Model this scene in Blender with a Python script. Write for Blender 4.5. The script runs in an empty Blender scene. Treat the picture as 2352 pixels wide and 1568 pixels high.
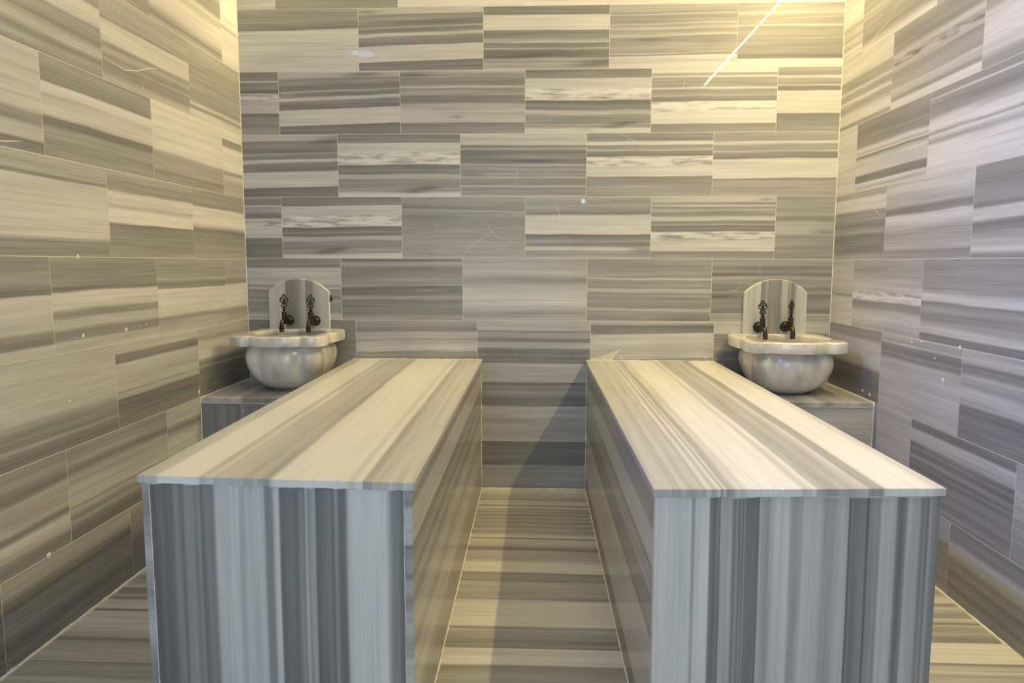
import bpy, math, random
from mathutils import Vector, Matrix

# ------------------------------------------------------------------ camera, light, exposure
S = bpy.context.scene
C = S.collection
Z0 = 1.18                       # floor is z = 0; survey heights below are relative to the camera course
WX = 2.936                      # room width
YF = -5.3                       # wall behind the camera
ZC = 1.56 + Z0                  # ceiling
def look():
    f, pitch, yaw, roll = 1654.69, 0.10809, 0.042274, 0.001576
    cam = bpy.data.cameras.new('camera'); o = bpy.data.objects.new('camera', cam); C.objects.link(o)
    cam.sensor_width = 36; cam.lens = f / 2352 * 36; cam.clip_start = 0.02
    fw = Vector((-math.sin(yaw) * math.cos(pitch), math.cos(yaw) * math.cos(pitch), -math.sin(pitch)))
    r = Vector((math.cos(yaw), math.sin(yaw), 0)); u = r.cross(fw)
    r2 = r * math.cos(roll) + u * math.sin(roll); u2 = -r * math.sin(roll) + u * math.cos(roll)
    m = Matrix((r2, u2, -fw)).transposed().to_4x4()
    m.translation = Vector((1.5094, -3.629, -0.0186 + Z0))
    o.matrix_world = m
    S.camera = o
look()
S.view_settings.view_transform = 'Standard'
S.view_settings.look = 'None'
S.view_settings.gamma = 1
S.view_settings.use_curve_mapping = False
S.view_settings.exposure = 0.02
w = bpy.data.worlds.new('world'); S.world = w; w.use_nodes = True
w.node_tree.nodes['Background'].inputs[0].default_value = (0.75, 0.85, 1.0, 1)
w.node_tree.nodes['Background'].inputs[1].default_value = 0.6

WARM = (1.0, 0.79, 0.34)
STRIP_R = 600.0                  # emission of the warm strip along the right wall
STRIP_B = 330.0                  # warm strip along the back wall
DAY = 40.0                      # daylight through the door behind the camera (W)
SPOT = 36.0                    # bluish ceiling spot emission
def area(name, loc, rot, sx, sy, power, col):
    l = bpy.data.lights.new(name, 'AREA'); l.shape = 'RECTANGLE'; l.size = sx; l.size_y = sy
    l.energy = power; l.color = col
    o = bpy.data.objects.new(name, l); C.objects.link(o); o.location = loc; o.rotation_euler = rot
    return o
# daylight through the wide opening in the wall behind the camera
area('window_daylight', (1.01, YF - 0.02, 1.22), (math.radians(90), 0, math.radians(0)), 1.68, 2.4, DAY, (0.55, 0.79, 1.0))
sl = bpy.data.lights.new('ceiling_spot_beam', 'SPOT'); sl.energy = 290; sl.color = (0.32, 0.45, 1.0); sl.spot_size = math.radians(70); sl.spot_blend = 1.0; sl.shadow_soft_size = 0.07
so = bpy.data.objects.new('ceiling_spot_beam', sl); C.objects.link(so); so.location = (.17, -1.9, ZC - .06)
so.rotation_euler = (Vector((WX, -1.9, 1.32)) - Vector(so.location)).to_track_quat('-Z', 'Y').to_euler()

# ------------------------------------------------------------------ helpers
def tag(o, label=None, cat=None, group=None, kind=None):
    if label: o['label'] = label
    if cat: o['category'] = cat
    if group: o['group'] = group
    if kind: o['kind'] = kind
    return o
def empty(name, loc, label, cat, group=None, rz=0):
    o = bpy.data.objects.new(name, None); C.objects.link(o); o.location = loc; o.rotation_euler = (0, 0, rz)
    o.empty_display_size = 0.05
    return tag(o, label, cat, group)

class MB:
    """mesh collector with a stone-pattern attribute"""
    def __init__(s): s.v = []; s.f = []; s.t = []; s.c = []; s.l = []; s.m = []; s.sm = []
    def vert(s, p, tone=7., c=(0, 0, 0), lens=0.):
        s.v.append(tuple(p)); s.t.append(tone); s.c.append(tuple(c)); s.l.append(lens); return len(s.v) - 1
    def face(s, idx, m=0, smooth=False): s.f.append(tuple(idx)); s.m.append(m); s.sm.append(smooth)
    def build(s, name, mats, parent=None, origin=None):
        me = bpy.data.meshes.new(name)
        vs = s.v
        if origin: vs = [(a - origin[0], b - origin[1], c - origin[2]) for a, b, c in vs]
        me.from_pydata(vs, [], s.f); me.update()
        if not isinstance(mats, (list, tuple)): mats = [mats]
        for m in mats: me.materials.append(m)
        me.polygons.foreach_set('material_index', s.m)
        me.polygons.foreach_set('use_smooth', s.sm)
        a = me.attributes.new('tone', 'FLOAT', 'POINT'); a.data.foreach_set('value', s.t)
        a = me.attributes.new('lens', 'FLOAT', 'POINT'); a.data.foreach_set('value', s.l)
        a = me.attributes.new('vc', 'FLOAT_VECTOR', 'POINT'); a.data.foreach_set('vector', [x for c in s.c for x in c])
        o = bpy.data.objects.new(name, me); C.objects.link(o)
        if origin and parent is None: o.location = origin
        if parent: o.parent = parent
        return o
    def box(s, a, b, m=0, tone=7.):
        x0, y0, z0 = a; x1, y1, z1 = b
        i = [s.vert(p, tone, p) for p in ((x0, y0, z0), (x1, y0, z0), (x1, y1, z0), (x0, y1, z0), (x0, y0, z1), (x1, y0, z1), (x1, y1, z1), (x0, y1, z1))]
        for q in ((0, 3, 2, 1), (4, 5, 6, 7), (0, 1, 5, 4), (1, 2, 6, 5), (2, 3, 7, 6), (3, 0, 4, 7)): s.face([i[k] for k in q], m)
    def lathe(s, prof, c=(0, 0, 0), axis='Z', n=32, m=0, tone=7.):
        rings = []
        for r, h in prof:
            ring = []
            for k in range(n):
                a = 2 * math.pi * k / n; x, y = r * math.cos(a), r * math.sin(a)
                p = (x, y, h) if axis == 'Z' else (x, -h, y)
                ring.append(s.vert((p[0] + c[0], p[1] + c[1], p[2] + c[2]), tone))
            rings.append(ring)
        for A, B in zip(rings, rings[1:]):
            for k in range(n):
                q = (A[k], A[(k + 1) % n], B[(k + 1) % n], B[k])
                s.face(q, m, True)
        for R, rev in ((rings[0], True), (rings[-1], False)):
            s.face(R[::-1] if rev else R, m, False)
    def tube(s, pts, rad, n=16, m=0):
        pts = [Vector(p) for p in pts]
        if not isinstance(rad, (list, tuple)): rad = [rad] * len(pts)
        rings = []; up = Vector((1, 0, 0.001))
        for i, p in enumerate(pts):
            d = (pts[min(i + 1, len(pts) - 1)] - pts[max(i - 1, 0)]).normalized()
            a = d.cross(up)
            if a.length < 1e-4: a = d.cross(Vector((0, 1, 0)))
            a.normalize(); b = d.cross(a).normalized()
            rings.append([s.vert(p + (a * math.cos(t) + b * math.sin(t)) * rad[i]) for t in [2 * math.pi * k / n for k in range(n)]])
        for A, B in zip(rings, rings[1:]):
            for k in range(n): s.face((A[k], B[k], B[(k + 1) % n], A[(k + 1) % n]), m, True)
        s.face(rings[0], m); s.face(rings[-1][::-1], m)

def prof(txt):
    out = []
    for p in txt.split(','):
        a, b = p.split(); out.append((float(a) / 100, float(b)))
    return out
def sample(pr, v):
    if v <= pr[0][0]: return pr[0][1]
    for (a, ta), (b, tb) in zip(pr, pr[1:]):
        if v <= b:
            return ta if b - a < 1e-6 else ta + (tb - ta) * (v - a) / (b - a)
    return pr[-1][1]
def wob(u, seed):
    return (math.sin(u * 7.1 + seed * 1.7) + 0.6 * math.sin(u * 15.3 + seed * 3.1) + 0.35 * math.sin(u * 29 + seed * 5.3)) / 1.95

def stone(mb, P, nrm, Ls, Lt, pr, seed, thick=0.008, ns=10, nt=60, slant=0.0, wobble=0.012, lens=None, bev=0.0008, m=0, bottom=False, blots=()):
    """A stone slab.  P(s,t) maps metres along / across the stripes to the face plane."""
    ss = [bev + (Ls - 2 * bev) * i / ns for i in range(ns + 1)]
    tt = [bev + (Lt - 2 * bev) * j / nt for j in range(nt + 1)]
    nrm = Vector(nrm)
    def val(s_, t_):
        v = t_ / Lt
        vv = v + slant * (s_ / Ls - 0.5) * min(1, 6 * v) + wobble * wob(s_, seed) * math.sin(math.pi * min(1, max(0, v)))
        ln = 1.0 if lens and lens[0] / 100 < vv < lens[1] / 100 else 0.0
        x = sample(pr, vv)
        for b_ in blots:
            cu, cv, ru, rv, am = b_[:5]; sp = b_[5] if len(b_) > 5 else 0
            du_ = s_ / Ls - cu
            x += am * math.exp(-(du_ / ru) ** 2 - ((v - cv - sp * du_) / rv) ** 2)
        return max(0, min(9, x)), ln
    G = []
    for s_ in ss:
        row = []
        for t_ in tt:
            to, ln = val(s_, t_)
            row.append(mb.vert(P(s_, t_), to, (s_, t_, seed), ln))
        G.append(row)
    # orientation test
    a = Vector(mb.v[G[0][0]]); b = Vector(mb.v[G[1][0]]); c = Vector(mb.v[G[0][1]])
    flip = (b - a).cross(c - a).dot(nrm) < 0
    def q(x):
        mb.face(x[::-1] if flip else x, m)
    for i in range(ns):
        for j in range(nt): q((G[i][j], G[i + 1][j], G[i + 1][j + 1], G[i][j + 1]))
    # rim
    loop = [(i, 0) for i in range(ns)] + [(ns, j) for j in range(nt)] + [(i, nt) for i in range(ns, 0, -1)] + [(0, j) for j in range(nt, 0, -1)]
    top = [G[i][j] for i, j in loop]; r1 = []; r2 = []
    for i, j in loop:
        s_ = 0 if i == 0 else Ls if i == ns else ss[i]
        t_ = 0 if j == 0 else Lt if j == nt else tt[j]
        p = Vector(P(s_, t_)); to, ln = val(s_, t_)
        r1.append(mb.vert(p - nrm * bev, to, (s_, t_, seed)))
        r2.append(mb.vert(p - nrm * thick, to, (s_ + thick, t_ + (thick if j in (0, nt) else 0), seed)))
    n = len(top)
    for A, B in ((top, r1), (r1, r2)):
        for k in range(n):
            l = (k + 1) % n
            q((A[k], B[k], B[l], A[l]))
    if bottom: mb.face(r2 if flip else r2[::-1], m)

# ------------------------------------------------------------------ materials
def newmat(name):
    m = bpy.data.materials.new(name); m.use_nodes = True
    nt = m.node_tree; return m, nt, nt.nodes['Principled BSDF']
def mathn(nt, op, a, b=None, clamp=False):
    n = nt.nodes.new('ShaderNodeMath'); n.operation = op; n.use_clamp = clamp
    for i, x in enumerate((a, b)):
        if x is None: continue
        if isinstance(x, (int, float)): n.inputs[i].default_value = x
        else: nt.links.new(x, n.inputs[i])
    return n.outputs[0]
def noise(nt, vec, scale3, detail=2, rough=0.5, dist=0.0):
    mp = nt.nodes.new('ShaderNodeMapping'); mp.inputs['Scale'].default_value = scale3
    nt.links.new(vec, mp.inputs[0])
    n = nt.nodes.new('ShaderNodeTexNoise'); n.inputs['Scale'].default_value = 1; n.inputs['Detail'].default_value = detail
    n.inputs['Roughness'].default_value = rough; n.inputs['Distortion'].default_value = dist
    nt.links.new(mp.outputs[0], n.inputs[0]); return n.outputs[0]
RAMP = [(0, .115), (1, .150), (2, .195), (3, .245), (4, .305), (5, .375), (6, .465), (7, .565), (8, .66), (9, .74)]
def marble(name, rough=0.34, coat=0.13, tint=(1.0, 0.972, 0.97), streak=3.2):
    m, nt, b = newmat(name)
    at = nt.nodes.new('ShaderNodeAttribute'); at.attribute_name = 'tone'
    vc = nt.nodes.new('ShaderNodeAttribute'); vc.attribute_name = 'vc'
    le = nt.nodes.new('ShaderNodeAttribute'); le.attribute_name = 'lens'
    V = vc.outputs['Vector']
    n1 = noise(nt, V, (1.6, 170, 3.7), 3, 0.6, 0.1)
    n2 = noise(nt, V, (2.4, 48, 5.1), 2, 0.5, 0.2)
    n3 = noise(nt, V, (9, 60, 7.3), 2, 0.5, 0.3)
    n4 = noise(nt, V, (700, 700, 1), 1, 0.5)
    t = mathn(nt, 'ADD', at.outputs['Fac'], mathn(nt, 'MULTIPLY', mathn(nt, 'SUBTRACT', n1, .5), streak))
    t = mathn(nt, 'ADD', t, mathn(nt, 'MULTIPLY', mathn(nt, 'SUBTRACT', n2, .5), streak * 0.9))
    t = mathn(nt, 'ADD', t, mathn(nt, 'MULTIPLY', mathn(nt, 'SUBTRACT', n4, .5), 0.9))
    e = mathn(nt, 'MULTIPLY', mathn(nt, 'SUBTRACT', n3, .5), 16)
    e = mathn(nt, 'MAXIMUM', mathn(nt, 'MINIMUM', e, 0.9), -2.6)
    t = mathn(nt, 'ADD', t, mathn(nt, 'MULTIPLY', e, le.outputs['Fac']))
    t = mathn(nt, 'DIVIDE', t, 9.0, True)
    r = nt.nodes.new('ShaderNodeValToRGB'); cr = r.color_ramp
    while len(cr.elements) < len(RAMP): cr.elements.new(0.5)
    for el, (p, g) in zip(cr.elements, RAMP):
        k = 1 - p / 9
        el.position = p / 9; el.color = (g * (tint[0]), g * tint[1], g * (tint[2] * (1 - k) + k * .985), 1)
    nt.links.new(t, r.inputs[0]); nt.links.new(r.outputs[0], b.inputs['Base Color'])
    b.inputs['Roughness'].default_value = rough
    b.inputs['Coat Weight'].default_value = coat; b.inputs['Coat Roughness'].default_value = 0.022
    b.inputs['Specular IOR Level'].default_value = 0.18
    return m
M_WALL = marble('striped_wall_marble')
M_SLAB = marble('striped_bench_marble', rough=0.3, coat=0.25, tint=(1.0, 0.972, 0.95), streak=2.4)
M_FLOOR = marble('striped_floor_marble', rough=0.22, coat=0.3, tint=(1.0, 0.97, 0.93))
def plain(name, col, rough=0.5, metal=0, bump=0, coat=0):
    m, nt, b = newmat(name)
    g = nt.nodes.new('ShaderNodeNewGeometry')
    n = noise(nt, g.outputs['Position'], (60, 60, 60), 3)
    mx = nt.nodes.new('ShaderNodeMixRGB'); mx.inputs[1].default_value = (*[c * .82 for c in col], 1); mx.inputs[2].default_value = (*[min(1, c * 1.12) for c in col], 1)
    nt.links.new(n, mx.inputs[0]); nt.links.new(mx.outputs[0], b.inputs['Base Color'])
    b.inputs['Roughness'].default_value = rough; b.inputs['Metallic'].default_value = metal; b.inputs['Coat Weight'].default_value = coat
    if bump:
        bp = nt.nodes.new('ShaderNodeBump'); bp.inputs['Strength'].default_value = bump; bp.inputs['Distance'].default_value = 0.002
        nt.links.new(n, bp.inputs['Height']); nt.links.new(bp.outputs[0], b.inputs['Normal'])
    return m
M_GROUT = plain('cream_grout', (0.72, 0.68, 0.58), 0.8)
M_SEAL = plain('grey_tile_adhesive', (0.60, 0.60, 0.58), 0.9, bump=0.6)
M_CEIL = plain('cream_plaster', (0.78, 0.76, 0.72), 0.9)
M_BRONZE = plain('aged_bronze', (0.062, 0.055, 0.046), 0.24, 0.85)
M_KEY = plain('dark_bronze', (0.060, 0.050, 0.042), 0.42, 0.8)
M_ALU = plain('aluminium_channel', (0.6, 0.6, 0.6), 0.4, 1)
def basin_mat():
    m, nt, b = newmat('veined_white_marble')
    tc = nt.nodes.new('ShaderNodeTexCoord'); V = tc.outputs['Object']
    n1 = noise(nt, V, (9, 9, 4.0), 3, 0.5, 0.5)
    n2 = noise(nt, V, (14, 14, 5), 3, 0.55, 0.6)
    vein = mathn(nt, 'ABSOLUTE', mathn(nt, 'SUBTRACT', n2, 0.5))
    vein = mathn(nt, 'SUBTRACT', 1, mathn(nt, 'MULTIPLY', vein, 14), True)
    f = mathn(nt, 'ADD', mathn(nt, 'MULTIPLY', mathn(nt, 'SUBTRACT', n1, .45), 3.0, True), mathn(nt, 'MULTIPLY', vein, .20), True)
    r = nt.nodes.new('ShaderNodeValToRGB')
    r.color_ramp.elements[0].color = (0.74, 0.705, 0.66, 1); r.color_ramp.elements[1].color = (0.42, 0.40, 0.38, 1)
    nt.links.new(f, r.inputs[0]); nt.links.new(r.outputs[0], b.inputs['Base Color'])
    b.inputs['Roughness'].default_value = 0.2; b.inputs['Coat Weight'].default_value = 0.4; b.inputs['Coat Roughness'].default_value = 0.05
    b.inputs['Subsurface Weight'].default_value = 0.0
    return m
M_BASIN = basin_mat()
def emit(name, col, k):
    m, nt, b = newmat(name)
    b.inputs['Base Color'].default_value = (.8, .8, .8, 1); b.inputs['Emission Color'].default_value = (*col, 1); b.inputs['Emission Strength'].default_value = k
    return m
def water():
    m, nt, b = newmat('still_water')
    b.inputs['Base Color'].default_value = (0.20, 0.21, 0.17, 1); b.inputs['Roughness'].default_value = 0.02
    b.inputs['Transmission Weight'].default_value = 0.25; b.inputs['IOR'].default_value = 1.33
    g = nt.nodes.new('ShaderNodeNewGeometry'); n = noise(nt, g.outputs['Position'], (14, 14, 14), 2)
    bp = nt.nodes.new('ShaderNodeBump'); bp.inputs['Strength'].default_value = .15; bp.inputs['Distance'].default_value = 0.002
    nt.links.new(n, bp.inputs['Height']); nt.links.new(bp.outputs[0], b.inputs['Normal'])
    return m

# ------------------------------------------------------------------ tile data (profiles read top to bottom, 0 dark .. 9 light)
PA = '0 6,8 6,11 3,17 4,20 3,28 2.5,30 5.5,33 3,38 3,40 6.5,43 6.5,46 3,58 2.5,59.5 7,84 7,85 2,93 3,95 2.2,100 3'
PB = '0 3,12 3.5,13 2.5,14 7,30 7,32 8,46 7.5,48 8,49 1.8,57 3,58 5,59 2.5,63 3,65 6,70 6,73 3.5,85 4,87 6,88 4,92 5,94 7.5,100 8'
PD = '0 3,10 3,13 3,15 7,18 3,27 3.5,31 2,34 3,35 7,40 7,46 6,66 7,67 3,100 4'
BZ = {5: 1.52, 4: 1.215, 3: .919, 2: .616, 1: .310, 0: .005, -1: -.306, -2: -.620, -3: -.928, -4: -1.18}
SZ = {5: 1.52, 4: 1.219, 3: .917, 2: .609, 1: .304, 0: 0., -1: -.303, -2: -.610, -3: -.914, -4: -1.18}
BACK = {  # row: (joints, [(profile, slant, lens)])
 5: ([0, .193, .798, 1.414, 2.017, 2.606, WX], [('0 5,100 6.5',), ('0 4,70 3,80 5,90 3,100 3.5',), ('0 5,100 7',), ('0 6,100 7.5',), ('0 4,100 7.5',), ('0 4,100 8',)]),
 4: ([0, .601, 1.214, 1.825, 2.435, WX], [('0 4,10 3.5,12 3,14 4,20 4,24 3,32 2.5,34 6.5,36 7,80 7.2,100 7', .03), (PA, .05),
   ('0 2,13 2.5,14 7,37 7.5,38 3,50 3,53 5,57 6,59 2.5,65 3,67 6,70 2.5,80 2,84 5,88 4,91 6,95 5,100 6', 0),
   ('0 5,11 5,13 2.5,14 7,16 4,28 4.5,30 6.5,32 4.3,37 6.5,40 4.3,46 5,48 7,51 3.6,58 4,66 5,75 4.5,76 6.5,79 3,81 7.5,88 7,90 6,93 7.5,100 8', .03),
   ('0 4,12 4.5,15 6.5,18 5,25 4,33 4.5,35 6.5,37 4,60 4,78 3.5,82 2,86 2.5,88 8,100 8', 0)]),
 3: ([0, .196, .802, 1.418, 2.031, 2.633, WX], [(PD, 0, (36, 48)), (PA, .05),
   ('0 6,8 4,10 5.5,12 3.5,18 3,23 3.5,26 7,29 3.5,37 5,40 3,50 2.8,53 5,62 6,70 6,82 6.5,84 2.5,90 3.5,100 3.5', 0), (PB, 0, (30, 47)),
   ('0 8,6 8,8 4.5,11 5,13 8,15 4.5,28 4,31 7.5,34 3.5,41 5,43 6,45 3,51 3,52 8,60 9,66 8,86 8,87 3.5,100 4.5', 0, (52, 67)),
   ('0 4.5,12 4,14 7.5,18 5,25 4,28 6,30 3,36 2.5,37 7.5,71 7.5,72 3,100 4.5', 0)]),
 2: ([0, .485, 1.098, 1.721, 2.336, WX], [(PA, .04), (PB, 0, (30, 47)),
   ('0 7,8 6,15 7,18 6.5,20 2.2,22 4,24 6,27 3,29 2.8,38 3.5,42 2.5,47 3,50 6,52 3,56 5,59 3.5,63 3,64 6,65 4,68 4,69 6,71 4,78 3.2,82 3.5,83 7,86 4,88 3,92 4.5,97 4,100 6', 0),
   ('0 4,10 3.5,12 4,14 8,18 8,20 3.5,25 4.5,27 7,29 4,34 2.5,36 2.8,38 8,50 7.5,68 7.5,69 3.5,75 4,100 4.5', 0, (38, 52)),
   ('0 4.5,13 4.5,15 8,20 4.5,27 4,29 6,32 4,40 2.5,42 7.5,71 8,73 3.3,77 5,100 5', .02)]),
 1: ([0, .192, .802, 1.421, 2.042, 2.649, WX], [('0 4,12 3,14 7,18 4,22 6,26 4,30 2,34 3,36 7,40 5,44 7,66 7,68 2.6,100 3', 0, (36, 48)), (PB, .02, (30, 47)),
   ('0 4.3,12 3.8,20 2.8,22 5,30 4.5,34 3,45 4,60 4.5,75 4.8,100 5', -.05),
   ('0 5,18 4.5,28 3,30 7,60 7.7,61.5 2.2,68 3,72 5,76 3,80 4,82 7,86 7,88 4.5,95 4.5,100 6', 0),
   ('0 6,8 7,10 4.6,13 5,15 7.5,17 3.6,22 6,26 4,31 4,34 6.7,38 6.7,40 3.3,44 4,45 6.5,47 2.8,56 2.8,57 7.5,64 7,88 7.5,89 3.5,100 4.5', 0, (57, 70)),
   ('0 4.5,25 4.6,30 5.5,33 3.8,38 3.2,42 5.5,55 6,60 5.5,65 4.2,80 4.5,100 4', 0)]),
 0: ([0, .487, 1.107, 1.731, 2.348, WX], [('0 3.5,10 3.5,14 2.5,16 6.5,36 6,42 6.5,46 4,49 7,52 3,60 4,63 3,66 3.5,69 5.5,73 3.5,80 4,88 3.5,93 6.5,100 6', 0),
   ('0 3,4 2,6 5.5,10 5,14 3,25 3.3,35 4,44 5,47 1.8,57 2,60 3.5,63 5,68 2.5,80 3.3,90 3.2,96 5,100 4', .02),
   ('0 5,15 5.5,20 6.5,28 5.5,32 4.3,38 4.5,42 5.5,50 6.5,60 7,75 7,83 6,88 4.2,95 5.5,100 6', 0),
   ('0 4,15 4.5,18 4.2,30 4.6,32 7.5,34 4.5,40 4.2,47 4.5,49 6.5,53 6.5,56 4.2,60 5.2,64 3.8,73 4.3,78 4,82 6.5,84 4.5,92 4.5,100 3.5', -.02),
   ('0 5,8 4.5,14 2.5,20 4,25 2,27 3.5,30 5.5,35 4,45 3.5,50 2.5,53 5,57 3,62 3,68 3.8,78 3.5,84 2,86 2.5,88 6,92 5,100 5', 0)]),
 -1: ([0, .558, 1.179, 1.752, 2.367, WX], [('0 2.5,50 3.5,60 4,100 6',),
   ('0 5,10 4,17 3,20 6,28 6,32 4.5,35 6.5,50 7,52 4,57 4.5,60 3.5,100 5', .02),
   ('0 6,15 6,17 3.2,20 5.3,26 5,30 2.7,34 3.3,36 6,43 5.6,47 2.6,52 2.2,56 3.5,60 2.2,65 3.2,69 2.2,70 6,100 6', 0),
   ('0 6.5,5 5,7 2.7,19 3,21 7,40 7,50 6,60 7,61 4,100 4', .03),
   ('0 6,18 6.5,20 4,30 3.5,35 4.5,45 5,50 3,58 3,60 4,65 3,100 3', 0)]),
 -2: ([0, .487, 1.09, 1.79, 2.35, WX], [(PA,), (PB,), ('0 3,3 2.3,6 2.8,8 4.5,12 3.2,18 4.5,22 3.5,29 2.5,33 3,40 2.5,41 6,60 6,64 5.2,75 6,80 5.5,100 5.6', 0), (PA,), (PB,)]),
 -3: ([0, .487, 1.15, 1.85, 2.35, WX], [(PA,), (PB,), ('0 2.6,10 2.2,20 3,30 2.8,40 2.3,49 2.6,51 5.5,60 5,80 5.5,100 4.5', 0), (PA,), (PB,)]),
}
LEFT = {
 4: ([0, .186, .815, 1.43], [('0 8,40 8,45 5,50 8,60 7,85 8,100 7', 0), ('0 5,20 3.5,35 4,40 7,50 6,55 8,80 7,92 3,100 6', 0), ('0 6,40 6,60 3.5,100 3.5',)]),
 3: ([0, .521, 1.139, 1.75], [('0 5,40 4,60 4.5,77 3.8,82 7,87 3,90 7,100 7', 0), ('0 5,28 4.5,31 3.3,33 7,55 7,58 3.8,66 5,72 3,76 5,80 3.5,90 3.8,95 5.5,100 5.5', -.02), ('0 5,25 3.5,28 7,45 7,50 3,55 4.5,65 2.7,72 5.5,78 6,84 2.7,92 5,100 3', 0)]),
 2: ([0, .222, .84, 1.459, 2.05], [('0 8,14 7.5,16 3.8,25 4.3,28 8,62 8,66 3.8,72 7,85 5,100 6', 0), ('0 7.6,60 7.6,64 5,74 4.5,85 5,88 2.8,92 4,100 4', 0),
   ('0 4,22 3.5,25 2.8,27 7.5,35 7.5,38 6.2,55 7,59 6,61 1.8,67 2.3,72 4,80 4,84 3.2,100 3.8', 0), ('0 6.5,60 6.8,63 3.5,72 4,74 6,87 6,90 2.2,97 2.8,100 4', 0)]),
 1: ([0, .541, 1.152, 1.77], [('0 4.5,20 3.8,24 4,27 8,48 8,55 5,59 2.2,65 3.5,80 4,100 4.5', 0), ('0 5,15 4,21 3.8,25 7.5,35 7.2,40 5.8,45 8,59 8,61 2.2,66 3.5,76 3.8,80 3,100 4.5', 0), ('0 5.5,17 5,20 3,23 7,50 7,79 7,85 3.8,92 3.3,100 4', 0)]),
 0: ([0, .245, .857, 1.471, 2.1], [('0 5,30 5,33 3,39 3,41 8,75 7.5,80 4.2,90 5,100 6', 0), ('0 4.5,25 4,28 6,34 2.5,40 3.3,42 7.7,75 7.5,80 4.2,88 5,100 6', 0),
   ('0 4,12 3.3,30 3.3,35 2.2,38 7.6,54 7.2,58 4.2,64 3.8,66 6,75 6,79 3,87 3.5,89 6,100 6', 0), ('0 4,12 3.5,20 4.5,28 4,38 2.2,40 7,60 7,72 6.6,78 3.5,84 2.8,89 3.5,91 6,100 6', 0)]),
 -1: ([0, .547, 1.163, 1.78], [('0 6,18 5,22 7,45 7.5,50 4,55 3.5,58 5.5,62 2.5,100 2', 0), ('0 6.5,12 6.5,14 3,23 2.6,25 6.5,44 6,55 6.6,58 4.5,60 6.2,64 6.4,67 2.2,75 2,90 2.6,100 3', 0), ('0 6,30 6.6,50 6.6,60 6,68 3.8,80 3.2,84 5.4,87 3,95 2.6,100 3', 0)]),
 -2: ([0, .55, .839, 1.453, 2.07], [('0 5,100 4',), ('0 5.5,12 6,20 6,30 3,40 6.5,70 7,80 2.6,100 4', 0), ('0 4,8 3.5,16 5,24 2.7,32 5.3,45 6,62 6.4,64 4.5,68 6.4,76 3,80 5,86 2.4,100 2', 0), ('0 4,15 4.5,28 2.4,34 6,45 5,58 6,64 2.2,70 7,82 6,90 3,100 3.6', 0)]),
 -3: ([0, .6, 1.126, 1.763, 2.35], [('0 5,20 3,35 5,50 3,100 3',), ('0 5,20 3,35 5,50 3,100 3',), ('0 5,18 4.5,26 2,33 1.8,40 3.8,62 4,70 3,74 1.8,82 3.2,100 3', 0), ('0 4,25 1.8,60 3.6,75 2,100 2.6',)]),
}
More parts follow.
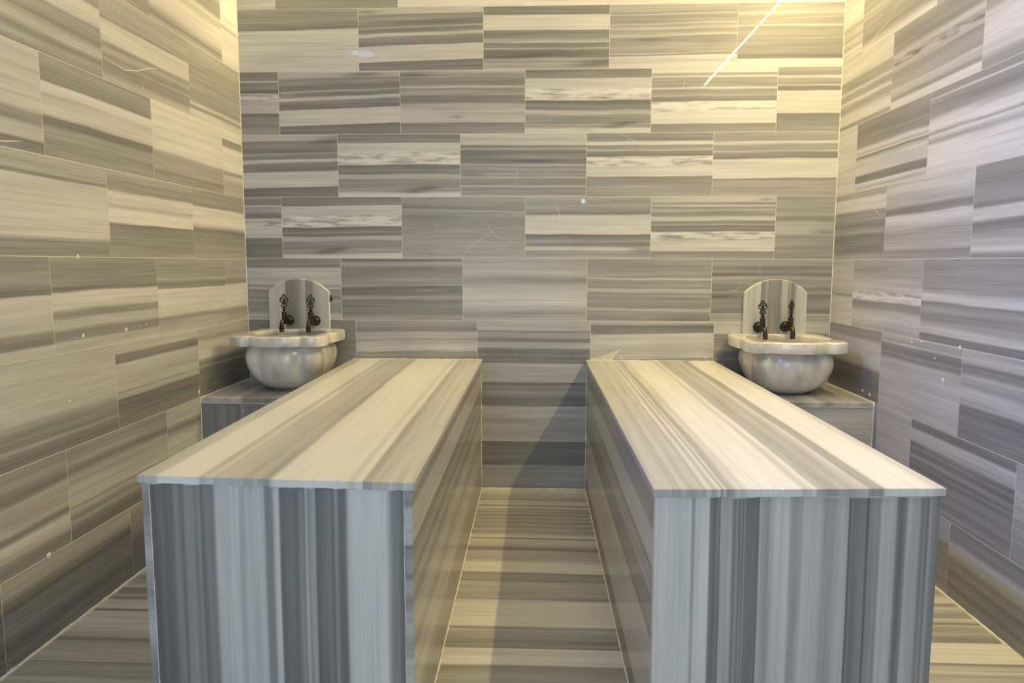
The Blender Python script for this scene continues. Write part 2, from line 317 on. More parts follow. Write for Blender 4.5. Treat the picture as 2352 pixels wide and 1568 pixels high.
RIGHT = {
 4: ([0, .208, .83, 1.45], [('0 6.5,40 7.5,50 5,58 6.5,66 4.5,72 7,80 5,84 7.5,100 6.5', 0), ('0 5,40 4,48 5.5,60 4.2,75 4.2,85 3.5,93 7.2,100 8', 0), ('0 4,100 5',)]),
 3: ([0, .512, 1.133, 1.75], [('0 7.5,27 7.5,32 4.5,44 4.7,47 7.6,51 4.5,58 4.5,62 7.8,66 5,74 4.5,80 7.5,92 8,97 3.6,100 6', 0), ('0 3.8,26 3.4,33 6.6,38 4,50 5.8,54 3.5,60 4.6,72 4.5,76 6.4,82 6,88 3.2,92 8,100 8', 0, (36, 46)), ('0 7,22 7,30 2.8,45 7,70 7.6,85 7,91 4.2,100 4.5', 0)]),
 2: ([0, .206, .828, 1.45, 2.07], [('0 7.7,60 7.5,65 6.8,80 7.3,100 7.7', 0), ('0 3.5,24 3,30 3.6,35 3.2,40 8,46 5,48 8,50 2.4,55 6.5,70 7,76 6.8,78 2.5,87 2.3,89 8,95 6,100 7.5', 0), ('0 4,7 3.5,9 8,11 3.7,24 3.2,31 5,38 8,47 8,50 4.8,53 8,61 4.6,65 8,85 8,100 7.5', 0), ('0 5,30 4,50 7,100 6',)]),
 1: ([0, .523, 1.141, 1.76], [('0 4,4 6,6 4,10 7.7,27 7.6,30 3.4,42 4.5,50 2.8,60 4.6,65 2.5,78 3.2,88 3,95 5.5,100 5', 0), ('0 6.5,10 7,20 6,31 5.6,34 2.8,41 3,44 7.5,55 7,62 5.5,75 4.8,85 6,91 3.8,100 5', -.0), ('0 3.8,20 3.4,36 4.5,44 2.6,47 7.2,58 6.8,62 2.6,70 3.6,80 5.8,92 7.2,96 4,100 4', 0)]),
 0: ([0, .242, .848, 1.46, 2.1], [('0 6,40 7,50 6,54 4.4,57 7,100 7', 0), ('0 5,15 4.5,30 6,45 6.6,52 8,57 7.8,61 3.6,68 3.8,73 6,84 7,92 6,100 5.5', 0, (46, 58)), ('0 4,25 4.4,36 4.2,44 7.2,51 7,53 3.3,60 5.2,70 3.7,76 4.6,84 6.7,90 6.6,92 2.6,100 3', 0), ('0 5,50 6,100 4',)]),
 -1: ([0, .549, 1.138, 1.75], [('0 3.8,14 4.2,18 7,45 7,52 6.6,60 2.6,70 3.2,80 2.2,100 3', 0), ('0 6,8 5,11 7.2,13 3.5,21 2.6,24 4.4,28 2.8,33 6.3,60 6.6,90 6.2,100 6', 0), ('0 6,14 6,17 3.3,25 3.3,29 6.2,40 5,46 6.8,54 6,60 6,63 2.6,70 2.5,80 3,100 3', 0)]),
 -2: ([0, .549, .833, 1.456, 2.07], [('0 5,100 4',), ('0 6,10 5.4,14 6,60 6,72 3.8,84 5.5,100 4', 0), ('0 2.8,9 2.6,13 6.5,26 6,31 2.3,36 3.4,40 2,46 4.5,50 2.4,54 3.8,58 2,66 4.4,72 2.4,80 4.3,86 2.2,92 4,100 3', 0), ('0 5,30 6,60 5,100 3.5', 0)]),
 -3: ([0, .6, 1.136, 1.75, 2.37], [('0 5,100 4',), ('0 5,50 4,100 4.5',), ('0 2.6,18 3,27 5.4,38 6,48 3.8,58 4.2,64 2.6,74 4,82 3,92 4,100 3', 0), ('0 4,40 6,60 4,100 4',)]),
}
POOL = [PA, PB, PD] + [t[0] for r in (0, 1, 2) for t in LEFT[r][1]] + [t[0] for r in (0, 1) for t in RIGHT[r][1]]
BLOTS = {(4, 1): [(.05, .06, .1, .04, -2.5), (.75, .19, .35, .05, -1.4, -.08)], (4, 2): [(.9, .92, .2, .05, -4, -.1), (.3, .8, .3, .03, -1.5, -.1)], (4, 3): [(.3, .55, .16, .03, -2.2), (.8, .6, .1, .08, -1)],
 (3, 1): [(.7, .05, .16, .035, -3.5, -.06), (.05, .38, .08, .03, 1.5)], (3, 2): [(.1, .06, .16, .045, -2.5), (.45, .73, .05, .02, -2.5)], (3, 3): [(.78, .86, .1, .03, -2.8, -.2), (.68, .92, .08, .02, -2.5), (.48, .95, .08, .02, -1.8)],
 (2, 0): [(.92, .09, .16, .05, -2.5, -.1)], (2, 1): [(.7, .87, .14, .03, -3, -.15), (.62, .93, .08, .02, -3)], (2, 2): [(.1, .33, .25, .06, -1.2), (.6, .43, .18, .022, -2.5), (.1, .64, .09, .03, -2)],
 (1, 1): [(.42, .87, .12, .035, -3, -.2), (.35, .93, .1, .02, -2)], (1, 3): [(.93, .86, .1, .06, -2.4)], (1, 5): [(.85, .57, .2, .03, -2.8)], (1, 4): [(.92, .05, .05, .015, -3)],
 (0, 1): [(.5, .35, .3, .02, 1.2), (.7, .52, .1, .01, 2.5), (.8, .66, .2, .02, 1.6), (.2, .78, .3, .02, -1)], (0, 3): [(.85, .93, .25, .06, -1.6, -.1)], (0, 4): [(.05, .6, .12, .03, -2)]}
rnd = random.Random(5)

def tiled(name, rows, zs, origin, du, nrm, length, nt, ns=12, wid=2.2e-3, extra=None):
    mb = MB(); du = Vector(du); N = Vector(nrm); O = Vector(origin)
    # mortar bed just behind the tile faces
    g = 0.0006
    a = O - N * g + Vector((0, 0, 0)); z1 = ZC
    idx = [mb.vert(p) for p in (a, a + du * length, a + du * length + Vector((0, 0, z1)), a + Vector((0, 0, z1)))]
    e = (Vector(mb.v[idx[1]]) - Vector(mb.v[idx[0]])).cross(Vector(mb.v[idx[3]]) - Vector(mb.v[idx[0]]))
    mb.face(idx if e.dot(N) > 0 else idx[::-1], 1)
    k = 0
    for r in sorted(zs)[1:]:
        zt, zb = zs[r] + Z0, zs[r - 1] + Z0
        if r == 5: zt = ZC
        js, data = rows.get(r, ([0], []))
        js = list(js); data = list(data)
        while js[-1] < length - 1e-6: js.append(min(length, js[-1] + .612))
        for i in range(len(js) - 1):
            u0, u1 = js[i], js[i + 1]
            if u1 - u0 < .01: continue
            seen = i < len(data)
            d = data[i] if seen else (rnd.choice(POOL),)
            pr = prof(d[0]); sl = d[1] if len(d) > 1 else 0.; ln = d[2] if len(d) > 2 else None
            k += 1
            h = wid / 2; H = zt - zb - 2 * h
            du0 = O + du * (u0 + h) + Vector((0, 0, zt - h))
            stone(mb, lambda s_, t_, b=du0: b + du * s_ - Vector((0, 0, t_)), N, u1 - u0 - 2 * h, H, pr, k * 1.37 + len(name), 0.0006 + 0.004,
                  ns=ns if seen else 6, nt=nt if seen else 24, blots=BLOTS.get((r, i), ()) if name == 'wall_back' else (), slant=sl, lens=ln, bev=0.0005, wobble=.010 if nt > 70 else .014)
    # wall body behind the mortar
    if extra: extra(mb)
    p = [O - N * .02, O + du * length - N * .02, O + du * length - N * .16, O - N * .16]
    lo = [mb.vert(q) for q in p]; hi = [mb.vert(q + Vector((0, 0, ZC))) for q in p]
    for i in range(4): mb.face((lo[i], lo[(i + 1) % 4], hi[(i + 1) % 4], hi[i]), 2)
    mb.face(lo, 2); mb.face(hi[::-1], 2)
    o = mb.build(name, [M_WALL, M_GROUT, M_SEAL])
    tag(o, kind='structure')
    return o

def ribbon(mb, pts, w, N, m=1, lift=0.0006):
    """thin scratch / hairline crack: a raised sliver of filler"""
    N = Vector(N); pts = [Vector(p) + N * lift for p in pts]
    L = []
    for i, p in enumerate(pts):
        d = (pts[min(i + 1, len(pts) - 1)] - pts[max(0, i - 1)]).normalized(); s_ = d.cross(N)
        ww = w * (0.35 if i in (0, len(pts) - 1) else 1) * (0.7 + .6 * rnd.random())
        L.append((mb.vert(p + s_ * ww), mb.vert(p - s_ * ww)))
    for (a, b), (c, d) in zip(L, L[1:]): mb.face((a, b, d, c), m)
def dab(mb, c, N, r, m=1, h=.0025):
    N = Vector(N); c = Vector(c); T = N.cross(Vector((0, 0, 1))) if abs(N.z) < .9 else Vector((1, 0, 0)); B = N.cross(T)
    rings = []
    for f, hh in ((1, 0), (.75, .6), (.35, .95)):
        rings.append([mb.vert(c + (T * math.cos(a) + B * math.sin(a)) * r * f * (1 + .18 * math.sin(3 * a + r * 900)) + N * h * hh) for a in [2 * math.pi * k / 12 for k in range(12)]])
    for A, Bq in zip(rings, rings[1:]):
        for k in range(12): mb.face((A[k], A[(k + 1) % 12], Bq[(k + 1) % 12], Bq[k]), m, True)
    mb.face(rings[-1], m)
def zz(z): return z + Z0

def back_extra(mb):
    N = (0, -1, 0)
    # hairline cracks and chips seen on the back wall
    for pts in ([(2.19, .86), (2.186, .845), (2.182, .825)], [(2.38, .86), (2.385, .84)], [(1.385, .44), (1.375, .40), (1.36, .37)],
                [(.93, .40), (.928, .37)], [(1.07, .41), (1.065, .375)], [(1.87, .618), (1.92, .595), (1.965, .57), (2.0, .545)],
                [(1.56, .30), (1.58, .25), (1.60, .20), (1.615, .165)], [(1.235, .17), (1.26, .13), (1.30, .10)], [(1.10, .0), (1.13, .05), (1.2, .1), (1.27, .15)],
                [(1.37, -.49), (1.385, -.53), (1.395, -.555)], [(2.58, -.03), (2.583, -.07)], [(2.42, -.155), (2.47, -.15), (2.5, -.13)],
                [(1.74, -.085), (1.78, -.083), (1.83, -.088)], [(.305, -.045), (.306, -.07)], [(.21, -.05), (.212, -.075)]):
        ribbon(mb, [(x, 0, zz(z)) for x, z in pts], .0009, N)
    # smears of filler above the right bench
    for x, z, r in ((1.85, -.478, .004), (1.905, -.492, .012), (2.33, -.488, .010), (1.80, -.458, .004), (2.415, -.52, .008), (1.76, -.40, .003)):
        dab(mb, (x, -.0002, zz(z)), N, r * .6, h=.0008)
    idx = [mb.vert((x, -.0012, zz(z))) for x, z in ((1.735, -.506), (1.86, -.506), (1.885, -.47), (1.91, -.445), (1.865, -.463), (1.82, -.482), (1.78, -.492))]
    mb.face(idx, 1)
def left_extra(mb):
    N = (1, 0, 0)
    for y, z, r in ((-1.086, -.261, .008), (-1.332, -.258, .0075), (-1.37, -.262, .003), (-1.0, -.255, .003), (-.95, -.253, .003), (-1.564, -.912, .010), (-1.335, .0, .008), (-.56, -.585, .008), (-1.48, -.155, .005), (-1.42, -.46, .005)):
        dab(mb, (.0002, y, zz(z)), N, r)
    for pts in ([(-1.13, .68), (-1.0, .672), (-.92, .69), (-.84, .72), (-.78, .735)], [(-.9, .66), (-.885, .63), (-.875, .615)],
                [(-1.73, .375), (-1.70, .335), (-1.66, .315), (-1.62, .32), (-1.56, .33)], [(-1.4, -.47), (-1.37, -.48)], [(-.70, .25), (-.695, .22)]):
        ribbon(mb, [(0, y, zz(z)) for y, z in pts], .0016, N)
    ribbon(mb, [(0, -.558, zz(-.61)), (0, -.557, zz(-.585)), (0, -.556, zz(-.56))], .004, N)
def right_extra(mb):
    N = (-1, 0, 0)
    for pts in ([(-.30, .245), (-.40, .225), (-.45, .20), (-.47, .185), (-.52, .188)], [(-.20, .90), (-.35, .96), (-.45, .98), (-.6, 1.08)]):
        ribbon(mb, [(WX, y, zz(z)) for y, z in pts], .0012, N)
    for y, z, r in ((-.47, -.585, .009), (-.40, -.58, .005), (-1.03, -.43, .009), (-.97, -.36, .004), (-.87, -.31, .005), (-.80, -.32, .004), (-1.12, -.303, .008)):
        dab(mb, (WX - .0002, y, zz(z)), N, r)
LEN = -YF
tiled('wall_back', BACK, BZ, (0, 0, 0), (1, 0, 0), (0, -1, 0), WX, 88, 26, extra=back_extra)
tiled('wall_left', LEFT, SZ, (0, 0, 0), (0, -1, 0), (1, 0, 0), LEN, 90, 12, extra=left_extra)
tiled('wall_right', RIGHT, SZ, (WX, 0, 0), (0, -1, 0), (-1, 0, 0), LEN, 90, 12, extra=right_extra)

# wall behind the camera: two piers and a lintel round the door opening
mb = MB()
for a, b in (((0, YF - .12, 0), (.17, YF, ZC)), ((1.85, YF - .12, 0), (WX, YF, ZC)), ((.17, YF - .12, 2.45), (1.85, YF, ZC))):
    mb.box(a, b, 0, 6)
tag(mb.build('wall_front', M_CEIL), kind='structure')
mb = MB(); mb.box((-.16, YF - .12, ZC), (WX + .16, .16, ZC + .1))
tag(mb.build('ceiling', M_CEIL), kind='structure')

# grout beads in the corners and along the floor
def bead(mb, pts, r, m=0, jit=.3):
    out = []
    for (a, b) in zip(pts, pts[1:]):
        a, b = Vector(a), Vector(b); n = max(2, int((b - a).length / .02))
        for i in range(n): out.append(a.lerp(b, i / n))
    out.append(Vector(pts[-1]))
    mb.tube(out, [r * (1 - jit / 2 + jit * rnd.random()) for _ in out], 6, m)
mb = MB(); bead(mb, [(0.0, 0.0, 0), (0.0, 0.0, ZC)], .0030); bead(mb, [(WX, 0, 0), (WX, 0, ZC)], .0030)
tag(mb.build('trim_1', M_GROUT), kind='structure')
mb = MB()
bead(mb, [(0, -.001, 0), (0, YF, 0)], .0075, jit=.45); bead(mb, [(WX, -.001, 0), (WX, YF, 0)], .0055, jit=.5); bead(mb, [(1.2, 0, 0), (1.74, 0, 0)], .005, jit=.9)
tag(mb.build('trim_2', M_GROUT), kind='structure')

# ------------------------------------------------------------------ floor: three runs of slabs, stripes across the room
def floor():
    mb = MB(); g = .0006
    idx = [mb.vert(p) for p in ((0, 0, -g), (0, YF, -g), (WX, YF, -g), (WX, 0, -g))]; mb.face(idx, 1)
    mb.box((-.16, YF - .12, -.15), (WX + .16, .16, -.02), 2)
    # bands: (distance from back wall, tone)
    chan = [(0, 6.5), (.03, 7), (.10, 5.5), (.18, 4.2), (.20, 6), (.245, 6), (.26, 2.5), (.28, 6), (.306, 6), (.31, 3), (.33, 5.5), (.35, 3), (.365, 5), (.40, 3), (.42, 5.5), (.44, 3.5), (.47, 5), (.49, 3), (.51, 5), (.54, 3.2), (.57, 5), (.60, 4), (.655, 6.6), (.668, 6.6), (.675, 2), (.692, 6), (.74, 5.5), (.765, 5), (.775, 2.8), (.806, 2), (.812, 5), (.90, 4.8), (.94, 7.2), (1.015, 7.2), (1.025, 3.2), (1.06, 4.4), (1.09, 3.6), (1.10, 5.0), (1.13, 4.8), (1.20, 4.8), (1.236, 3.5), (1.248, 6.8), (1.33, 7), (1.421, 6.9),
            (1.43, 3), (1.445, 5), (1.46, 4.2), (1.50, 3.6), (1.52, 2.6), (1.545, 3.8), (1.553, 2.2), (1.56, 6.8), (1.645, 7), (1.655, 2.8), (1.70, 4.2), (1.8, 4), (1.85, 6.5), (2.0, 6), (2.04, 3)]
    right = [(0, 5), (.9, 5), (.95, 3), (1.08, 6), (1.12, 4), (1.15, 6.5), (1.199, 7), (1.205, 3), (1.22, 4), (1.232, 6.5), (1.26, 5), (1.30, 3.8), (1.318, 6.8), (1.335, 5), (1.345, 2.2), (1.357, 6), (1.38, 4), (1.41, 5), (1.44, 3.4), (1.462, 3), (1.468, 7.5), (1.545, 8), (1.578, 7.5), (1.588, 2.2), (1.60, 6.2), (1.62, 5.5), (1.632, 7), (1.65, 4.5), (1.70, 6.5), (1.80, 4), (2.04, 6)]
    left = [(0, 5), (.9, 5), (1.07, 6), (1.12, 3.5), (1.2, 6), (1.21, 2.6), (1.25, 3), (1.262, 5), (1.29, 2.4), (1.30, 6.5), (1.36, 6.3), (1.372, 2), (1.385, 6.5), (1.47, 6.3), (1.54, 5.2), (1.56, 2.6), (1.57, 4.3), (1.62, 5), (1.67, 4.8), (1.692, 3.2), (1.72, 4.6), (1.76, 3.6), (1.775, 5.6), (1.85, 4), (1.95, 6.5), (2.04, 3)]
    runs = [(0, .90, left, [0, 1.06, 1.68, 2.3]), (.90, 2.06, chan, [0, 1.427, 2.04]), (2.06, WX, right, [0, 1.08, 1.70, 2.3])]
    k = 0
    for x0, x1, bands, js in runs:
        bands = bands + [(bands[-1][0] + d, t) for d, t in bands if d > 0 and bands[-1][0] + d < LEN]
        js = list(js)
        while js[-1] < LEN: js.append(min(LEN, js[-1] + .61))
        for a, b in zip(js, js[1:]):
            k += 1; h = .001
            pr = [((d - a) / (b - a), t) for d, t in bands if a - .1 < d < b + .1] or [(0, 5), (1, 5)]
            seen = a < 2.2
            stone(mb, lambda s_, t_, X=x0 + h, Y=-a - h: Vector((X + s_, Y - t_, 0)), (0, 0, 1), x1 - x0 - 2 * h, b - a - 2 * h, pr, 60 + k * 2.3, .004, ns=10, nt=int((b - a) / .0035) if seen else 40, wobble=.006, bev=.0005)
    tag(mb.build('floor', [M_FLOOR, M_GROUT, M_SEAL]), kind='structure')
floor()

# ------------------------------------------------------------------ benches
ZB = -.506 + Z0
def lerp2(a, b, t): return (a[0] + (b[0] - a[0]) * t, a[1] + (b[1] - a[1]) * t)
def bench(name, BL, BR, FL, FR, zt, top, front, side_in, label, inner, slant):
    """corners are the slab corners on plan; inner = which side faces the aisle"""
    root = empty(name, ((BL[0] + BR[0] + FL[0] + FR[0]) / 4, (FL[1] + BL[1]) / 2, 0), label, 'bench')
    ox, oy, oz = root.location
    def out(mb, nm, mats=M_SLAB, lab=None):
        mb.v = [(a - ox, b - oy, c - oz) for a, b, c in mb.v]
        o = mb.build(nm, mats, root)
        if lab: o['label'] = lab
        return o
    th = .018; w = math.dist(FL, FR); L = math.dist(BL, FL)
    def P(s_, t_):
        f = s_ / L; l = lerp2(BL, FL, f); r = lerp2(BR, FR, f); p = lerp2(l, r, t_ / w)
        return Vector((p[0], p[1], zt))
    mb = MB(); stone(mb, P, (0, 0, 1), L, w, prof(top), 31 + ox, th, ns=24, nt=300, wobble=.004, bev=.0018, bottom=True)
    out(mb, 'top_slab')
    # panels
    ins = .006; zp = zt - th - .002
    d = (Vector((FR[0], FR[1], 0)) - Vector((FL[0], FL[1], 0))).normalized()
    fl = Vector((FL[0], FL[1], 0)) + d * ins + Vector((0, ins, 0)); fr = Vector((FR[0], FR[1], 0)) - d * ins + Vector((0, ins, 0))
    pt = .019
    nf = d.cross(Vector((0, 0, 1))).normalized()
    gl = pt if inner == 'R' else .0; gr = pt if inner == 'R' else .0
    a0 = fl + d * (gl + .0006); wd = (fr - fl).length - gl - gr - (.0012 if inner == 'R' else .0006)
    mb = MB(); stone(mb, lambda s_, t_: a0 + d * (t_) + Vector((0, 0, zp - s_)), nf, zp - .002, wd, prof(front), 47 + ox, pt, ns=16, nt=340, wobble=.0015, slant=slant, bev=.001)
    out(mb, 'front_panel')
    for s in ('L', 'R'):
        A = Vector((BL[0] + ins, BL[1] - .002, 0)) if s == 'L' else Vector((BR[0] - ins, BR[1] - .002, 0))
        B = fl if s == 'L' else fr
        if inner == 'L': B = B + Vector((0, pt + .001, 0))
        dd = (B - A).normalized(); n = Vector((0, 0, 1)).cross(dd) if s == 'L' else dd.cross(Vector((0, 0, 1)))
        if (s == 'L' and n.x > 0) or (s == 'R' and n.x < 0): n = -n
        ln = (B - A).length
        pr = prof(side_in)
        if s == 'R' and inner == 'L' or s == 'L' and inner == 'R': pr = prof('0 5,10 3,25 6,40 4,55 6.5,70 3,85 5,100 4')
        mb = MB(); stone(mb, lambda s_, t_: A + dd * s_ + Vector((0, 0, zp - t_)), n, ln, zp - .002, pr, 71 + ox + (s == 'R'), pt - .001, ns=20, nt=200, wobble=.003, bev=.001)
        out(mb, 'side_panel')
    # uneven bead of adhesive between slab and panels
    mb = MB()
    bead(mb, [tuple(fl + d * .01 + Vector((0, .003, zp + .0005))), tuple(fr - d * .01 + Vector((0, .003, zp + .0005)))], .0040, jit=1.2)
    out(mb, 'adhesive_bead', M_SEAL)
    mb = MB()
    e = fr if inner == 'R' else fl; bk = Vector(((BR[0] - ins) if inner == 'R' else (BL[0] + ins), -.002, 0))
    bead(mb, [tuple(bk + Vector((0, 0, .0))), tuple(e)], .0035, jit=.9)
    bead(mb, [tuple(bk), tuple(bk + Vector((0, 0, zp)))], .0028, jit=1.1)
    bead(mb, [(BL[0] + .004, -.001, zt + .0005), (BR[0] - .004, -.001, zt + .0005)], .0022, jit=1.2)
    for q_ in ((fl + d * gl, fr - d * gr) if inner == 'R' else ()):
        bead(mb, [tuple(q_ + Vector((0, .0006, .0))), tuple(q_ + Vector((0, .0006, zp)))], .0013, jit=.5)
    out(mb, 'grout_bead', M_GROUT)
    return root
LFT = '0 6.0,7 6.5,8 9.0,22 9.0,24 5.8,26 7.0,27.5 8.0,28.5 6.3,38 6.2,40 5.5,44 6.0,48 4.6,50 8.2,56 8.8,75 8.6,78 6.8,80 8.5,81.5 8.0,82.5 4.8,85 5.2,86 6.6,88 5.8,92 6.6,94 6.0,97 6.6,100 6.0'
RGT = '0 5.4,4 5.7,9 5.4,10.5 6.3,12 5.7,14 5.4,16 6.1,17.5 5.1,19 7.4,20.5 4.9,21.5 6.1,22.5 7.6,23.5 4.4,24.5 7.3,25.5 4.1,27 4.4,29 7.1,31 6.6,33 8.1,40 8.3,50 8.1,52 6.1,53.5 7.1,55 8.4,56.5 5.1,62 4.7,65 5.5,68 4.9,70 5.4,73 6.7,74.5 4.4,78 3.9,79.5 8.1,88 8.4,94 8.4,97 7.1,100 6.6'
FL_ = '0 1.2,8 1.6,10 3.6,12.5 2.2,14 4,17 3.8,18 2.6,19.5 4.2,20.5 1.4,22 3.2,25 2.8,26.5 6.8,35 7,36.5 5.6,38 6.6,45 6.5,46.3 3.4,48.5 3.8,49.5 7,51 7,52 1.6,56 2.4,58 1.8,60 4.2,61 3.2,62 6,63 3.8,64.5 5.4,65.5 4.8,66 1.2,69 1.8,71 3,72.5 1.6,73.5 4.4,75 2,77 1.8,78.5 6.5,80 7.6,93 7.7,95 4,97 3,100 1'
FR_ = '0 7.4,12.5 7.6,13.5 5,14.5 7.6,19 7.4,19.5 2.8,21 2,22.5 3.5,22.9 .8,23.2 5.6,27 5.4,28 2,29 4.5,30 2.3,30.5 4.6,31 2,31.7 4.6,32.2 2.2,36 2.4,36.4 1.2,37 6.4,40 5,43 7,47 7.3,48 4.7,50 5,52.5 6.5,58 6.5,60 4.6,63 5,66 6.6,68 5.8,68.5 .4,69.2 3.4,70 2.4,73 3.4,74.3 3.6,74.8 .4,75.6 4,79 4.2,80 6.6,84.5 6,85.6 2.8,86.5 1.8,88 3,89 6.2,93 5.2,94 3,95 4,96 2.2,96.8 5.6,98 3.4,100 2.6'
SL_ = '0 4,5 3.3,7 6,19 6.3,20 2.2,23 3.6,28 4.5,31 2.4,33 5,36 5,40 3,44 5.4,50 6,58 4.4,62 6,75 6.5,78 5,88 4.4,100 3.8'
SR_ = '0 3.8,12 3.8,14 6.3,26 6.5,27 2.8,29 5,34 4.3,36 6,38 3.6,48 3.4,52 2.8,53 6,70 6,80 6.5,88 6.3,89 2.6,100 2.6'
bench('marble_bench', (.537, 0), (1.205, 0), (.575, -2.046), (1.225, -2.075), ZB, LFT, FL_, SL_,
      'left marble bench, beside the water-filled basin, broad dark vertical bands on its front', 'R', .004)
bench('marble_bench', (1.729, 0), (2.377, 0), (1.753, -2.095), (2.395, -2.057), ZB, RGT, FR_, SR_,
      'right marble bench, beside the empty basin, narrow dark lines on its pale front', 'L', -.006)

# ------------------------------------------------------------------ ledges under the basins
def ledge(x0, x1, yf, top, front, vertical, label, edge=.024):
    root = empty('marble_ledge', ((x0 + x1) / 2, yf / 2, 0), label, 'ledge')
    ox, oy, oz = root.location; zt = -.610 + Z0
    def out(mb, nm, mats=M_SLAB):
        mb.v = [(a - ox, b - oy, c - oz) for a, b, c in mb.v]; return mb.build(nm, mats, root)
    mb = MB(); stone(mb, lambda s_, t_: Vector((x0 + t_, -.002 - s_, zt)), (0, 0, 1), -yf - .002, x1 - x0, prof(top), 91 + ox, edge, ns=10, nt=120, wobble=.006, bev=.0015, bottom=True)
    out(mb, 'top_slab')
    mb = MB(); zf = zt - edge - .003
    if vertical: stone(mb, lambda s_, t_: Vector((x0 + .004 + t_, yf + .003, zf - s_)), (0, -1, 0), zf - .002, x1 - x0 - .006, prof(front), 95 + ox, .018, ns=10, nt=140, wobble=.004)
    else: stone(mb, lambda s_, t_: Vector((x0 + .002 + s_, yf + .003, zf - t_)), (0, -1, 0), x1 - x0 - .006, zf - .002, prof(front), 95 + ox, .018, ns=10, nt=140, wobble=.01)
    out(mb, 'front_panel')
    mb = MB(); bead(mb, [(x0 + .003, yf + .002, zf + .0015), (x1 - .003, yf + .002, zf + .0015)], .0022, jit=.5)
    xs = .002 if x0 < .1 else WX - .003
    bead(mb, [(xs, yf + .002, 0.0), (xs, yf + .002, zt)], .0035, jit=.5)
    bead(mb, [(xs, yf, zt), (xs, -.002, zt)], .0022, jit=.6)
    out(mb, 'grout_bead', M_GROUT)
ledge(.002, .536, -.552, '0 6.5,8 5.8,16 6.5,22 5.2,28 6.6,33 6,38 3.2,48 3.6,56 2.8,64 4,72 3.4,80 5,100 5', '0 2.2,8 3,12 2.2,18 3.6,22 2.8,26 3.3,31 1.8,34 4.6,37 2.6,42 2.4,46 3.6,48 1.6,52 2,53 4.8,75 5.4,100 5', True, 'marble ledge with a dark banded front, under the filled basin')
ledge(2.404, WX - .002, -.522, '0 4,10 3,30 5,40 3.5,55 6.5,62 4,70 6,78 5.5,86 6.5,92 4.5,100 6', '0 5.5,10 6.3,25 5.3,30 6.2,55 6.3,60 2.6,64 4,67 2.2,72 4,100 4', False, 'marble ledge with a pale front, under the empty basin', edge=.021)

# ------------------------------------------------------------------ basins (kurna)
HALF = [(.150, 0), (.178, .0), (.205, .028), (.222, .070), (.227, .125), (.226, .185), (.220, .235), (.206, .264), (.190, .280), (.185, .287),
        (.200, .290), (.216, .312), (.222, .365), (.220, .400), (.208, .430), (.188, .446), (.160, .453), (.140, .450), (.120, .432), (.109, .446), (.090, .462), (.05, .474), (0, .478)]
PLAN = [(x, -y) for x, y in HALF] + [(-x, -y) for x, y in HALF[::-1][1:]]
CY = -.235
NB = 288
def plan_r(a):
    # ray from the bowl centre to the outline
    dx, dy = math.cos(a), math.sin(a); best = 0
    n = len(PLAN)
    for i in range(n):
        x0, y0 = PLAN[i]; x1, y1 = PLAN[(i + 1) % n]
        y0 -= CY; y1 -= CY
        ex, ey = x1 - x0, y1 - y0
        den = dx * ey - dy * ex
        if abs(den) < 1e-12: continue
        t = (x0 * ey - y0 * ex) / den; k = (x0 * dy - y0 * dx) / den
        if t > 0 and -1e-9 <= k <= 1 + 1e-9: best = max(best, t)
    return best
ANG = [2 * math.pi * k / NB + .01 for k in range(NB)]
RR = [plan_r(a) for a in ANG]
def smoothed(r, k):
    n = len(r)
    for _ in range(k): r = [(r[i - 1] + 2 * r[i] + r[(i + 1) % n]) / 4 for i in range(n)]
    return r
R1 = smoothed(RR, 1); R2 = smoothed(RR, 14); R3 = smoothed(RR, 900)
def ell(a, rx, ry): return rx * ry / math.hypot(ry * math.cos(a), rx * math.sin(a))
